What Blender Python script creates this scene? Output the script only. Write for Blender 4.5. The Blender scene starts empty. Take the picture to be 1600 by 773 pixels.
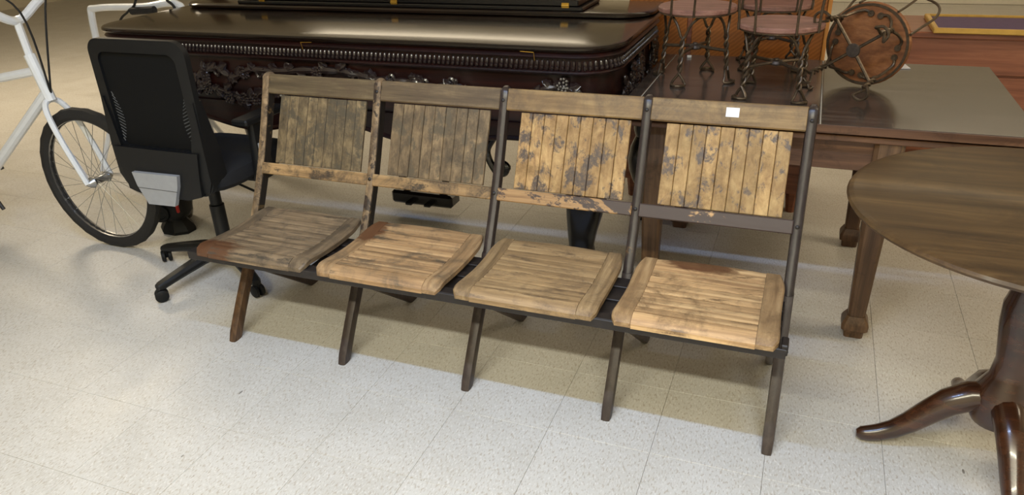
import bpy, math, random
from mathutils import Vector, Matrix, Euler
random.seed(7)
PI = math.pi
scene = bpy.context.scene
COL = scene.collection

# ------------------------------------------------------------------ camera
CAM = Vector((1.812, -1.7575, 1.4647)); YAW, PIT, ROL = -0.3838, 0.4572, -0.0395
fwd = Vector((math.sin(YAW)*math.cos(PIT), math.cos(YAW)*math.cos(PIT), -math.sin(PIT)))
rt = Vector((math.cos(YAW), -math.sin(YAW), 0)); up = rt.cross(fwd)
r2 = math.cos(ROL)*rt + math.sin(ROL)*up; u2 = -math.sin(ROL)*rt + math.cos(ROL)*up
cd = bpy.data.cameras.new('camera'); cam = bpy.data.objects.new('camera', cd); COL.objects.link(cam)
cam.matrix_world = Matrix(((r2.x, u2.x, -fwd.x, CAM.x), (r2.y, u2.y, -fwd.y, CAM.y), (r2.z, u2.z, -fwd.z, CAM.z), (0, 0, 0, 1)))
cd.sensor_width = 36.0; cd.lens = 1165.4/1600*36; cd.clip_start = 0.05; cd.clip_end = 60
scene.camera = cam

# ------------------------------------------------------------------ world, lamps, exposure
w = bpy.data.worlds.new('world'); scene.world = w; w.use_nodes = True
w.node_tree.nodes['Background'].inputs[0].default_value = (0.9, 0.8, 0.62, 1)
w.node_tree.nodes['Background'].inputs[1].default_value = 0.05
vs = scene.view_settings
vs.view_transform = 'Standard'; vs.look = 'None'; vs.gamma = 1.0; vs.use_curve_mapping = False
vs.exposure = 0.0
CEIL = 2.85
# ceiling fluorescent fixtures, the last four added as unseen warm fill: (x, y, length along x, width, watts, colour, label)
COOL = (0.40, 0.59, 1.0); NEUT = (1.0, 0.95, 0.73); WARM = (1.0, 0.84, 0.60)
LAMPS = [
    (1.35, -1.15, 2.6, 0.06, 66, COOL, 'long white ceiling light fixture above the front of the bench'),
    (1.50, -2.60, 3.2, 0.14, 148, NEUT, 'bright ceiling light fixture nearest the front wall'),
    (-3.9, 2.4, 1.1, 0.75, 74, WARM, 'warm ceiling light fixture over the left side of the room'),
    (0.60, 3.2, 2.4, 0.60, 16, WARM, 'added warm ceiling light fixture behind the dark piano'),
    (4.30, 1.2, 1.2, 0.60, 38, WARM, 'added warm ceiling light fixture over the right side of the room'),  # added to lift the floor on the right
    (-2.0, 5.9, 3.6, 0.60, 32, WARM, 'added warm ceiling light fixture towards the back wall'),  # this and the next added to brighten the back wall for reflections
    (2.8, 5.9, 2.4, 0.60, 26, WARM, 'added warm ceiling light fixture at the back right of the room'),
]
for (x, y, lx, ly, pw, c, _) in LAMPS:
    ld = bpy.data.lights.new('ceiling_lamp', 'AREA'); ld.shape = 'RECTANGLE'; ld.size = lx; ld.size_y = ly
    ld.energy = pw; ld.color = c
    lo = bpy.data.objects.new('ceiling_lamp', ld); COL.objects.link(lo); lo.location = (x, y, CEIL-0.075)

# ------------------------------------------------------------------ helpers: materials
def lin(c):
    def f(v):
        v /= 255.0
        return v/12.92 if v <= 0.04045 else ((v+0.055)/1.055)**2.4
    return (f(c[0]), f(c[1]), f(c[2]), 1.0)

class NT:
    def __init__(s, name):
        s.m = bpy.data.materials.new(name); s.m.use_nodes = True; s.t = s.m.node_tree
        s.b = s.t.nodes['Principled BSDF']
    def n(s, typ, **kw):
        nd = s.t.nodes.new(typ)
        for k, v in kw.items(): setattr(nd, k, v)
        return nd
    def l(s, a, b): s.t.links.new(a, b)
    def val(s, sock, v):
        if hasattr(v, 'links'): s.l(v, sock)
        else: sock.default_value = v
    def pos(s, scale=(1, 1, 1), rot=(0, 0, 0), obj=False, loc=(0, 0, 0)):
        mp = s.n('ShaderNodeMapping'); mp.inputs['Scale'].default_value = scale
        mp.inputs['Rotation'].default_value = rot; mp.inputs['Location'].default_value = loc
        if obj: src = s.n('ShaderNodeTexCoord').outputs['Object']
        else: src = s.n('ShaderNodeNewGeometry').outputs['Position']
        s.l(src, mp.inputs['Vector']); return mp.outputs['Vector']
    def noise(s, vec, scale=5, detail=4, rough=.6, dist=0):
        nd = s.n('ShaderNodeTexNoise'); s.l(vec, nd.inputs['Vector'])
        nd.inputs['Scale'].default_value = scale; nd.inputs['Detail'].default_value = detail
        nd.inputs['Roughness'].default_value = rough; nd.inputs['Distortion'].default_value = dist
        return nd.outputs['Fac']
    def ramp(s, fac, stops, interp='LINEAR'):
        nd = s.n('ShaderNodeValToRGB'); nd.color_ramp.interpolation = interp
        e = nd.color_ramp.elements
        while len(e) < len(stops): e.new(0.5)
        for i, (p, c) in enumerate(stops): e[i].position = p; e[i].color = c
        s.l(fac, nd.inputs['Fac']); return nd.outputs['Color']
    def mix(s, fac, a, b, mode='MIX'):
        nd = s.n('ShaderNodeMix', data_type='RGBA', blend_type=mode)
        s.val(nd.inputs[0], fac); s.val(nd.inputs[6], a); s.val(nd.inputs[7], b); return nd.outputs[2]
    def math(s, op, a, b=0.5):
        nd = s.n('ShaderNodeMath', operation=op); s.val(nd.inputs[0], a); s.val(nd.inputs[1], b); return nd.outputs[0]
    def bump(s, h, strength=.2, dist=.002):
        nd = s.n('ShaderNodeBump'); nd.inputs['Strength'].default_value = strength; nd.inputs['Distance'].default_value = dist
        s.l(h, nd.inputs['Height']); s.l(nd.outputs['Normal'], s.b.inputs['Normal'])

W1 = (1, 1, 1, 1); K1 = (0, 0, 0, 1)
def plain(name, c, rough=.5, metal=0., spec=.5, var=.12, vscale=30, bump=0., coat=0.):
    t = NT(name); c = lin(c)
    f = t.noise(t.pos(), vscale, 4)
    lo = tuple(v*(1-var) for v in c[:3])+(1,); hi = tuple(min(1, v*(1+var)) for v in c[:3])+(1,)
    t.l(t.ramp(f, [(.3, lo), (.7, hi)]), t.b.inputs['Base Color'])
    t.b.inputs['Roughness'].default_value = rough; t.b.inputs['Metallic'].default_value = metal
    t.b.inputs['Specular IOR Level'].default_value = spec; t.b.inputs['Coat Weight'].default_value = coat
    t.b.inputs['Coat Roughness'].default_value = .08
    if bump: t.bump(f, bump)
    return t.m

def wood(name, dark, mid, light, axis='x', grain=14, stretch=.06, grime=None, grime_lo=.5, grime_hi=.62, gscale=7,
         patch=None, plo=.56, phi=.6, pscale=(9, 9, 9), rough=.6, spec=.4, tint=.25, bump=.25, coat=0., rot=(0, 0, 0), stain=None, obj=False, breakup=.25):
    t = NT(name); dark, mid, light = lin(dark), lin(mid), lin(light)
    sc = {'x': (stretch, 1, 1), 'y': (1, stretch, 1), 'z': (1, 1, stretch)}[axis]
    oi = t.n('ShaderNodeObjectInfo')
    vec = t.pos(sc, rot, obj=obj)
    add = t.n('ShaderNodeVectorMath', operation='ADD'); t.l(vec, add.inputs[0])
    sh = t.math('MULTIPLY', oi.outputs['Random'], 7.3)
    cmb = t.n('ShaderNodeCombineXYZ'); t.l(sh, cmb.inputs[0]); t.l(sh, cmb.inputs[1]); t.l(cmb.outputs[0], add.inputs[1])
    g1 = t.noise(add.outputs[0], grain*4, 6, .65, .4)
    col = t.ramp(g1, [(.28, dark), (.5, mid), (.72, light)])
    if tint:
        hs = t.n('ShaderNodeHueSaturation'); t.l(col, hs.inputs['Color'])
        mr = t.n('ShaderNodeMapRange'); t.l(oi.outputs['Random'], mr.inputs[0]); mr.inputs[3].default_value = 1-tint; mr.inputs[4].default_value = 1+tint*.7
        hs.inputs['Saturation'].default_value = .88; t.l(mr.outputs[0], hs.inputs['Value']); col = hs.outputs['Color']
    if grime:
        gf = t.noise(t.pos(), gscale, 6, .7, .6)
        m = t.ramp(gf, [(grime_lo, K1), (grime_hi, W1)])
        gg = t.math('MULTIPLY', t.noise(t.pos(), 160, 3, .7), 1.5)
        col = t.mix(t.math('MULTIPLY', m, gg), col, lin(grime))
    if stain:
        sc_, (sx_, sy_), (rx_, ry_) = stain       # a spill: colour, place, extent
        vd = t.n('ShaderNodeVectorMath', operation='LENGTH'); t.l(t.pos((1/rx_, 1/ry_, 0), loc=(-sx_/rx_, -sy_/ry_, 0)), vd.inputs[0])
        sf = t.math('ADD', vd.outputs['Value'], t.math('MULTIPLY', t.noise(t.pos((1, 3, 3)), 22, 6, .7, .3), 1.3))
        col = t.mix(t.math('MULTIPLY', t.ramp(t.math('MULTIPLY', sf, .5), [(.66, W1), (.84, K1)]), .85), col, lin(sc_))
    r = rough
    if patch:
        pf = t.noise(t.pos(pscale, loc=(1.3, 0, 2.2)), 1.0, 10, .72, .3)
        pm = t.ramp(pf, [(plo, K1), (phi, W1)])
        pm = t.math('MULTIPLY', pm, t.ramp(t.noise(t.pos((60, 60, 40)), 1.6, 6, .7), [(.30, (breakup, breakup, breakup, 1)), (.52, W1)]))
        col = t.mix(pm, col, lin(patch))
        rm = t.n('ShaderNodeMapRange'); t.l(pm, rm.inputs[0]); rm.inputs[3].default_value = rough; rm.inputs[4].default_value = .42; r = rm.outputs[0]
    t.l(col, t.b.inputs['Base Color']); t.val(t.b.inputs['Roughness'], r)
    t.b.inputs['Specular IOR Level'].default_value = spec
    t.b.inputs['Coat Weight'].default_value = coat; t.b.inputs['Coat Roughness'].default_value = .1
    if bump: t.bump(g1, bump, .0015)
    return t.m

def floor_tile_mat():
    t = NT('speckled_tile'); oi = t.n('ShaderNodeObjectInfo')
    base = t.ramp(t.noise(t.pos(), 5, 5, .6), [(.3, lin((196, 192, 184))), (.7, lin((206, 203, 197)))])
    hs = t.n('ShaderNodeHueSaturation'); t.l(base, hs.inputs['Color'])
    mr = t.n('ShaderNodeMapRange'); t.l(oi.outputs['Random'], mr.inputs[0]); mr.inputs[3].default_value = .97; mr.inputs[4].default_value = 1.03
    t.l(mr.outputs[0], hs.inputs['Value']); col = hs.outputs['Color']
    for (sc, ang, lo, hi, c, fac) in [((190, 70, 1), .6, .54, .66, (172, 161, 146), .75), ((210, 80, 1), .5, .56, .66, (220, 217, 212), .7),
                                      ((230, 70, 1), .7, .675, .73, (120, 106, 92), .75)]:
        f = t.noise(t.pos(sc, (0, 0, ang), loc=(sc[0], 0, 0)), 1.0, 2, .5)
        col = t.mix(t.math('MULTIPLY', t.ramp(f, [(lo, K1), (hi, W1)]), fac), col, lin(c))
    # scuffs: sparse dark heel marks
    v = t.n('ShaderNodeTexVoronoi'); t.l(t.pos((9, 3.2, 1), (0, 0, .9)), v.inputs['Vector']); v.inputs['Scale'].default_value = 1.0
    dsc = t.math('LESS_THAN', v.outputs['Distance'], .035)
    sp = t.n('ShaderNodeSeparateColor'); t.l(v.outputs['Color'], sp.inputs[0])
    msk = t.math('MULTIPLY', dsc, t.math('GREATER_THAN', sp.outputs[0], .72))
    col = t.mix(t.math('MULTIPLY', msk, .7), col, lin((78, 72, 64)))
    t.l(col, t.b.inputs['Base Color'])
    rr = t.ramp(t.noise(t.pos(), 3.5, 4, .6), [(.35, (.34, .34, .34, 1)), (.7, (.46, .46, .46, 1))])
    t.l(rr, t.b.inputs['Roughness']); t.b.inputs['Specular IOR Level'].default_value = .45
    t.bump(t.noise(t.pos(), 14, 3), .04, .004)
    return t.m

def veneer_mat():
    t = NT('diagonal_veneer')
    g = t.noise(t.pos((1, 1, 1)), 2, 2)
    wv = t.n('ShaderNodeTexWave', wave_type='BANDS', bands_direction='X')
    t.l(t.pos((1, 1, 1), (0, math.radians(-50), 0)), wv.inputs['Vector']); wv.inputs['Scale'].default_value = 22
    wv.inputs['Distortion'].default_value = 2.5; wv.inputs['Detail'].default_value = 4; wv.inputs['Detail Scale'].default_value = 2
    col = t.ramp(wv.outputs['Fac'], [(.0, lin((132, 76, 28))), (.6, lin((148, 87, 34))), (1, lin((162, 98, 42)))])
    t.l(t.mix(.2, col, t.ramp(g, [(.3, lin((100, 52, 20))), (.7, lin((176, 104, 44)))])), t.b.inputs['Base Color'])
    t.b.inputs['Roughness'].default_value = .35
    return t.m

M = {}
M['tile'] = floor_tile_mat()
M['joint'] = plain('tile_joint', (172, 164, 150), .7)
M['wall'] = plain('beige_wall', (222, 212, 190), .8, var=.03, vscale=2)
M['ceil'] = plain('ceiling_board', (230, 225, 212), .85, var=.03)
M['basebd'] = plain('cream_base', (226, 218, 200), .5, var=.03)
M['lampw'] = plain('white_enamel', (235, 235, 230), .4, var=.02)
# bench woods (the first two backs are greyer, the last two golden with dark paint left over)
for i, (d, m, l, gr, pa, plo) in enumerate([
        ((70, 57, 38), (118, 98, 64), (154, 130, 86), (70, 62, 50), (84, 76, 62), .50),
        ((74, 59, 40), (122, 99, 66), (160, 132, 88), (78, 68, 54), (90, 80, 64), .52),
        ((124, 88, 42), (172, 132, 70), (198, 160, 92), (122, 94, 56), (82, 70, 62), .50),
        ((126, 90, 44), (174, 135, 72), (200, 163, 96), (124, 98, 60), (84, 72, 66), .52)]):
    M['back%d' % i] = wood('back_slat_wood_%d' % i, d, m, l, 'z', 12, .08, gr, .42, .66, 9, pa, plo, plo+.06, (16, 16, 11), .6, .35, .2, breakup=.45)
    M['rail%d' % i] = wood('top_rail_wood_%d' % i, tuple(v*.82 for v in d), tuple(v*.80 for v in m), tuple(v*.84 for v in l), 'x', 12, .06, (88, 72, 54), .42, .66, 8, (90, 76, 62), .58, .70, (6, 12, 12), .55, .35, .08)
for i, (d, m, l, gr, st) in enumerate([
        ((80, 66, 47), (132, 109, 78), (168, 142, 104), (72, 64, 54), ((84, 48, 24), (.09, -.085), (.11, .06))),
        ((122, 90, 52), (172, 132, 80), (200, 162, 106), (92, 80, 64), ((86, 50, 28), (.525, .19), (.05, .09))),
        ((112, 86, 50), (156, 124, 76), (188, 155, 102), (100, 82, 62), None),
        ((136, 98, 54), (188, 146, 88), (216, 176, 114), (116, 92, 64), ((78, 40, 18), (1.60, .245), (.13, .045)))]):
    M['seat%d' % i] = wood('seat_wood_%d' % i, d, m, l, 'x', 12, .05, gr, .48, .66, 9, gr, .54, .64, (6, 34, 34), .55, .4, .16, .4, stain=st)
    M['side%d' % i] = wood('seat_side_wood_%d' % i, tuple(v*.82 for v in d), tuple(v*.86 for v in m), tuple(v*.88 for v in l), 'y', 12, .05, gr, .46, .66, 9, None, rough=.5, spec=.4, tint=.14, bump=.3, stain=st)
M['low0'] = wood('low_rail_worn', (112, 84, 46), (158, 122, 70), (184, 148, 92), 'x', 12, .06, (76, 64, 50), .46, .6, 10, (70, 60, 50), .58, .62, (8, 14, 14), .55)
M['low2'] = wood('low_rail_half_painted', (128, 90, 48), (168, 126, 70), (190, 148, 90), 'x', 12, .06, None, patch=(72, 60, 56), plo=.45, phi=.48, pscale=(7, 12, 12), rough=.5, breakup=1)
M['low3'] = wood('low_rail_painted', (128, 90, 48), (168, 126, 70), (190, 148, 90), 'x', 12, .06, None, patch=(70, 58, 55), plo=.36, phi=.39, pscale=(6, 9, 9), rough=.45, breakup=1)
M['postw'] = wood('post_worn', (96, 76, 50), (142, 114, 76), (172, 142, 100), 'z', 12, .06, (66, 54, 44), .42, .58, 12, (56, 46, 40), .54, .57, (14, 14, 9), .55)
M['postd'] = wood('post_dark_paint', (40, 31, 28), (50, 40, 37), (66, 55, 50), 'z', 14, .06, (118, 90, 54), .64, .7, 18, None, rough=.32, spec=.5, tint=.08, bump=.15)
M['legb'] = wood('leg_brown', (52, 34, 20), (82, 56, 32), (112, 80, 46), 'z', 12, .05, (44, 34, 28), .5, .64, 10, None, rough=.42, tint=.06)
M['legd'] = wood('leg_dark', (46, 36, 32), (58, 47, 42), (74, 62, 54), 'z', 12, .05, (120, 70, 34), .70, .74, 22, None, rough=.4, tint=.08, bump=.15)
M['sidep'] = wood('black_paint_shade', (26, 22, 19), (34, 29, 25), (46, 40, 34), 'z', 12, .06, (122, 98, 62), .60, .64, 14, None, rough=.5, tint=0)  # black paint, with the shade of the unlit post side in its colour
M['iron'] = plain('dark_iron', (34, 29, 27), .5, .1, var=.25, vscale=60)
M['paper'] = plain('white_paper', (236, 236, 240), .7, var=.02)
# piano
M['rose'] = wood('piano_rosewood', (15, 7, 6), (32, 13, 10), (50, 20, 13), 'x', 10, .05, None, rough=.36, spec=.4, tint=.0, bump=.03, coat=.12)
M['roset'] = wood('piano_lid_rosewood', (14, 9, 7), (26, 17, 12), (38, 25, 17), 'x', 6, .10, None, rough=.15, spec=.35, tint=.0, bump=.01, coat=.25)
M['carve'] = plain('carved_dark_wood', (42, 31, 28), .28, spec=.6, var=.2, coat=.4)
M['black'] = plain('black_polish', (20, 18, 17), .25, var=.1, coat=.3)
M['brass'] = plain('brass', (206, 160, 64), .35, .8, var=.12, vscale=90)
# wood table, round table, cabinet
M['oakt'] = wood('table_top_dark', (38, 31, 26), (60, 51, 44), (82, 72, 62), 'x', 8, .08, (104, 96, 86), .58, .78, 4, None, rough=.24, spec=.6, tint=.08, bump=.04, coat=.3)
M['seam'] = plain('pale_seam', (168, 160, 144), .7)
M['oak'] = wood('table_oak', (66, 40, 20), (98, 62, 34), (126, 84, 48), 'x', 9, .05, (54, 34, 20), .55, .7, 7, None, rough=.42, tint=.08, bump=.12)
M['oakz'] = wood('table_leg_oak', (62, 40, 20), (96, 66, 36), (124, 90, 52), 'z', 9, .05, (50, 34, 20), .55, .7, 7, None, rough=.38, tint=.06, bump=.12)
M['oakd'] = wood('table_leg_back', (50, 30, 16), (78, 50, 28), (100, 68, 38), 'z', 9, .05, None, rough=.38, tint=.06, bump=.1)
M['round'] = wood('round_top_wood', (44, 30, 16), (74, 54, 30), (102, 78, 46), 'x', 5, .06, (46, 32, 18), .5, .7, 5, None, rough=.45, spec=.3, tint=0, bump=.06, coat=.05)
M['mahog'] = wood('pedestal_wood', (34, 18, 10), (58, 32, 18), (80, 46, 26), 'x', 8, .1, None, rough=.25, spec=.6, tint=0, bump=.05, coat=.4)
M['chairseat'] = wood('chair_seat_wood', (104, 62, 48), (140, 94, 76), (164, 118, 98), 'x', 14, .04, (96, 74, 60), .55, .7, 10, None, rough=.45, tint=.1, bump=.2)
M['chairunder'] = wood('chair_under_wood', (92, 52, 26), (126, 78, 42), (152, 102, 62), 'x', 10, .06, (78, 44, 24), .5, .7, 8, None, rough=.55, tint=.0, bump=.2)
M['wire'] = plain('bronzed_wire', (84, 70, 54), .4, .55, var=.35, vscale=70)
M['wirehub'] = plain('cast_hub', (72, 62, 54), .5, .5, var=.3, vscale=80)
M['veneer'] = veneer_mat()
M['cab'] = wood('cabinet_wood', (96, 46, 20), (128, 68, 32), (152, 88, 46), 'x', 9, .05, None, rough=.35, tint=.06, bump=.05)
M['cabl'] = wood('cabinet_light_wood', (160, 100, 40), (194, 130, 62), (214, 152, 84), 'z', 9, .05, None, rough=.35, tint=.0, bump=.05)
# office chair, bicycle and so on
M['plast'] = plain('black_plastic', (17, 18, 20), .48, spec=.35, var=.08)
M['plastm'] = plain('black_plastic_matt', (14, 15, 16), .6, spec=.3, var=.1)
M['mesh'] = plain('black_mesh', (11, 11, 11), .85, spec=.2, var=.2, vscale=400)
M['fabric'] = plain('black_seat_fabric', (15, 16, 20), .9, var=.2, vscale=300, bump=.2)
M['grey'] = plain('grey_plastic', (150, 152, 156), .5, var=.06)
M['greyr'] = plain('grey_rib', (66, 68, 70), .5, var=.06)
M['blue'] = plain('blue_plastic', (48, 56, 84), .5)
M['rubber'] = plain('tyre_rubber', (28, 27, 27), .75, var=.2, vscale=120, bump=.3)
M['chrome'] = plain('bare_metal', (178, 178, 178), .3, .9, var=.05)
M['whitep'] = plain('white_paint', (232, 236, 242), .3, var=.02, coat=.4)
M['red'] = plain('red_plastic', (190, 40, 26), .35)
M['purple'] = plain('purple_cloth', (74, 50, 84), .7)
M['gold'] = plain('gilt_frame', (190, 152, 74), .4, .4)
M['papergrey'] = plain('pale_card', (206, 204, 206), .6, var=.03)

# ------------------------------------------------------------------ helpers: meshes
class MB:
    def __init__(s): s.v = []; s.f = []
    def add(s, vs_, fs, mat=None):
        o = len(s.v)
        s.v += [tuple(mat @ Vector(v)) if mat else tuple(v) for v in vs_]
        s.f += [tuple(i+o for i in f) for f in fs]
    def cbox(s, c, size, ch=.002, rot=(0, 0, 0)):
        """chamfered box"""
        hx, hy, hz = size[0]/2, size[1]/2, size[2]/2; ch = min(ch, hx*.49, hy*.49, hz*.49)
        vs_ = []; idx = {}
        for sx in (-1, 1):
            for sy in (-1, 1):
                for sz in (-1, 1):
                    for a in range(3):
                        d = [hx-ch, hy-ch, hz-ch]; d[a] = (hx, hy, hz)[a]
                        idx[(sx, sy, sz, a)] = len(vs_); vs_.append((sx*d[0], sy*d[1], sz*d[2]))
        fs = []
        for a in range(3):
            b, c2 = (a+1) % 3, (a+2) % 3
            for sg in (-1, 1):
                q = []
                for (p, r) in ((-1, -1), (1, -1), (1, 1), (-1, 1)):
                    k = [0, 0, 0]; k[a] = sg; k[b] = p; k[c2] = r; q.append(idx[(k[0], k[1], k[2], a)])
                fs.append(q if sg > 0 else q[::-1])
        for a in range(3):          # edges along axis a
            b, c2 = (a+1) % 3, (a+2) % 3
            for sb in (-1, 1):
                for sc in (-1, 1):
                    def k(sa, ax):
                        t = [0, 0, 0]; t[a] = sa; t[b] = sb; t[c2] = sc; return idx[(t[0], t[1], t[2], ax)]
                    q = [k(-1, b), k(1, b), k(1, c2), k(-1, c2)]
                    fs.append(q[::-1] if sb*sc > 0 else q)
        for sx in (-1, 1):
            for sy in (-1, 1):
                for sz in (-1, 1):
                    q = [idx[(sx, sy, sz, a)] for a in range(3)]
                    fs.append(q if sx*sy*sz > 0 else q[::-1])
        s.add(vs_, fs, Matrix.Translation(c) @ Euler(rot).to_matrix().to_4x4()); return s
    def rings(s, rings, closed=True, cap=True):
        n = len(rings[0]); o = len(s.v)
        for r in rings: s.v += [tuple(p) for p in r]
        for i in range(len(rings)-1):
            for j in range(n if closed else n-1):
                a = o+i*n+j; b = o+i*n+(j+1) % n
                s.f.append((a, b, b+n, a+n))
        if cap and closed:
            s.f.append(tuple(o+j for j in range(n))[::-1]); s.f.append(tuple(o+(len(rings)-1)*n+j for j in range(n)))
        return s
    def loft(s, secs, n=12, p=4.0):
        """horizontal superellipse sections (cx, cy, z, hx, hy)"""
        R = []
        for (cx, cy, z, hx, hy) in secs:
            r = []
            for j in range(n):
                a = 2*PI*(j+.5)/n; c, d = math.cos(a), math.sin(a)
                k = (abs(c)**p+abs(d)**p)**(-1/p); r.append((cx+hx*k*c, cy+hy*k*d, z))
            R.append(r)
        return s.rings(R)
    def sqloft(s, secs, c=.22):
        R = []
        for (cx, cy, z, hx, hy) in secs:
            R.append([(cx+hx*u, cy+hy*v, z) for u, v in ((1, -1+c), (1, 1-c), (1-c, 1), (-1+c, 1), (-1, 1-c), (-1, -1+c), (-1+c, -1), (1-c, -1))])
        return s.rings(R)
    def tube(s, pts, r, n=8, sq=1.0):
        pts = [Vector(p) for p in pts]; R = []
        t0 = (pts[1]-pts[0]).normalized(); ref = Vector((0, 0, 1)) if abs(t0.z) < .9 else Vector((1, 0, 0))
        nrm = t0.cross(ref).normalized()
        for i, p in enumerate(pts):
            t = (pts[min(i+1, len(pts)-1)]-pts[max(i-1, 0)]).normalized()
            nrm = (nrm-t*nrm.dot(t)).normalized(); bn = t.cross(nrm)
            ri = r[i] if isinstance(r, (list, tuple)) else r
            R.append([p+(nrm*math.cos(2*PI*j/n)+bn*math.sin(2*PI*j/n)*sq)*ri for j in range(n)])
        return s.rings(R)
    def lathe(s, prof, c=(0, 0, 0), n=24, mat=None, cap=True):
        R = [[(rr*math.cos(2*PI*j/n), rr*math.sin(2*PI*j/n), z) for j in range(n)] for rr, z in prof]
        m = MB().rings(R, cap=cap); s.add([Vector(v)+Vector(c) if not mat else v for v in m.v], m.f, mat); return s
    def sphere(s, c, r, n=8, sq=(1, 1, 1)):
        prof = [(math.sin(PI*i/(n//2+1))*r, -math.cos(PI*i/(n//2+1))*r) for i in range(0, n//2+2)]
        prof[0] = (r*.02, -r); prof[-1] = (r*.02, r)
        R = [[(c[0]+a*math.cos(2*PI*j/n)*sq[0], c[1]+a*math.sin(2*PI*j/n)*sq[1], c[2]+b*sq[2]) for j in range(n)] for a, b in prof]
        return s.rings(R)
    def prism(s, poly, a, b, plane='xz'):
        """polygon in a plane, extruded from a to b along the third axis"""
        def P(u, v, w): return {'xz': (u, w, v), 'xy': (u, v, w), 'yz': (w, u, v)}[plane]
        ar = sum(poly[i][0]*poly[(i+1) % len(poly)][1]-poly[(i+1) % len(poly)][0]*poly[i][1] for i in range(len(poly)))
        flip = (ar > 0) == (plane == 'xz')
        q = poly[::-1] if flip else poly
        return s.rings([[P(u, v, min(a, b)) for u, v in q], [P(u, v, max(a, b)) for u, v in q]])
    def mesh(s, name, smooth=35):
        me = bpy.data.meshes.new(name); me.from_pydata(s.v, [], s.f); me.validate()
        import bmesh as _b
        bm = _b.new(); bm.from_mesh(me); _b.ops.recalc_face_normals(bm, faces=bm.faces); bm.to_mesh(me); bm.free()
        if smooth:
            me.polygons.foreach_set('use_smooth', [True]*len(me.polygons)); me.set_sharp_from_angle(angle=math.radians(smooth))
        me.update(); return me
    def build(s, name, mat, parent=None, loc=None, rot=None, smooth=35, label=None):
        me = s.mesh(name, smooth); me.materials.append(M[mat] if isinstance(mat, str) else mat)
        return link(name, me, parent, loc, rot, label)

def link(name, me, parent=None, loc=None, rot=None, label=None):
    o = bpy.data.objects.new(name, me); COL.objects.link(o)
    if loc: o.location = loc
    if rot: o.rotation_euler = rot
    if parent:
        o.parent = parent
    if label: o['label'] = label
    return o
def tag(o, label, cat, group=None):
    o['label'] = label; o['category'] = cat
    if group: o['group'] = group
    return o
def thing(name, label, cat, loc=(0, 0, 0), rz=0, group=None):
    o = bpy.data.objects.new(name, None); COL.objects.link(o); o.location = loc; o.rotation_euler = (0, 0, rz)
    o.empty_display_size = .1
    return tag(o, label, cat, group)
def struct(o): o['kind'] = 'structure'; return o
def smooth_path(pts, n=8):
    pts = [Vector(p) for p in pts]; out = []
    for i in range(len(pts)-1):
        p0, p1, p2, p3 = pts[max(i-1, 0)], pts[i], pts[i+1], pts[min(i+2, len(pts)-1)]
        for k in range(n):
            t = k/n
            out.append(.5*((2*p1)+(p2-p0)*t+(2*p0-5*p1+4*p2-p3)*t*t+(3*p1-p0-3*p2+p3)*t**3))
    out.append(pts[-1]); return out

# ------------------------------------------------------------------ the setting
RX0, RX1, RY0, RY1 = -9.4, 6.0, -4.2, 8.45
fl = struct(MB().cbox(((RX0+RX1)/2, (RY0+RY1)/2, -.056), (RX1-RX0, RY1-RY0, .1), .001).build('floor', 'joint', smooth=0))
T = .3048; GX, GY = 1.5407, -.1104
tile_me = MB().cbox((0, 0, -.004), (T-.0008, T-.0008, .008), .0006).mesh('tile', 0); tile_me.materials.append(M['tile'])
cells = []
for i in range(int((RX0-GX)/T)-1, int((RX1-GX)/T)+2):
    for j in range(int((RY0-GY)/T)-1, int((RY1-GY)/T)+2):
        x, y = GX+(i+.5)*T, GY+(j+.5)*T
        if RX0 < x < RX1 and RY0 < y < RY1:
            d = Vector((x, y, 0))-CAM; z = d.dot(fwd)
            vis = z > .2 and abs(d.dot(r2)/z) < .78 and abs(d.dot(u2)/z) < .40
            cells.append((0 if vis else 1, d.length, x, y))
cells.sort()
rest = MB()
for k, (v, d, x, y) in enumerate(cells):
    if k < 300 and not v: link('tile', tile_me, fl, (x, y, 0))
    else:
        h = T/2-.0006
        rest.add([(x-h, y-h, 0), (x+h, y-h, 0), (x+h, y+h, 0), (x-h, y+h, 0)], [(0, 1, 2, 3)])
rs = rest.build('far_tiles', 'tile', fl, smooth=0); rs['kind'] = 'stuff'
for nm, c, sz in [('wall_back', ((RX0+RX1)/2, RY1+.05, 1.4), (RX1-RX0+.2, .1, 3.0)), ('wall_front', ((RX0+RX1)/2, RY0-.05, 1.4), (RX1-RX0+.2, .1, 3.0)),
                  ('wall_left', (RX0-.05, (RY0+RY1)/2, 1.4), (.1, RY1-RY0, 3.0)), ('wall_right', (RX1+.05, (RY0+RY1)/2, 1.4), (.1, RY1-RY0, 3.0))]:
    struct(MB().cbox(c, sz, .002).build(nm, 'wall', smooth=0))
struct(MB().cbox(((RX0+RX1)/2, (RY0+RY1)/2, CEIL+.05), (RX1-RX0, RY1-RY0, .1), .002).build('ceiling', 'ceil', smooth=0))
struct(MB().cbox(((RX0+RX1)/2, RY1-.008, .075), (RX1-RX0, .016, .15), .004).build('baseboard_back', 'basebd', smooth=0))
for (x, y, lx, ly, pw, c, lab) in LAMPS:
    t = thing('ceiling_light', lab, 'ceiling light', (x, y, CEIL-.06), 0, 'ceiling light fixtures')
    MB().cbox((0, 0, .03), (lx+.06, ly+.06, .058), .008).build('housing', 'lampw', t)

for k, (x, wd) in enumerate([(-7.45, .35), (-6.25, .30), (-3.3, .5), (-1.0, .3)]):  # unseen brown boards added to make dark stripes in the piano lid reflection
    struct(MB().cbox((x, RY1-.02, 1.42), (wd, .04, 2.84), .005).build('reflection_board_%d' % (k+1), 'oakd', smooth=0))

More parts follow.
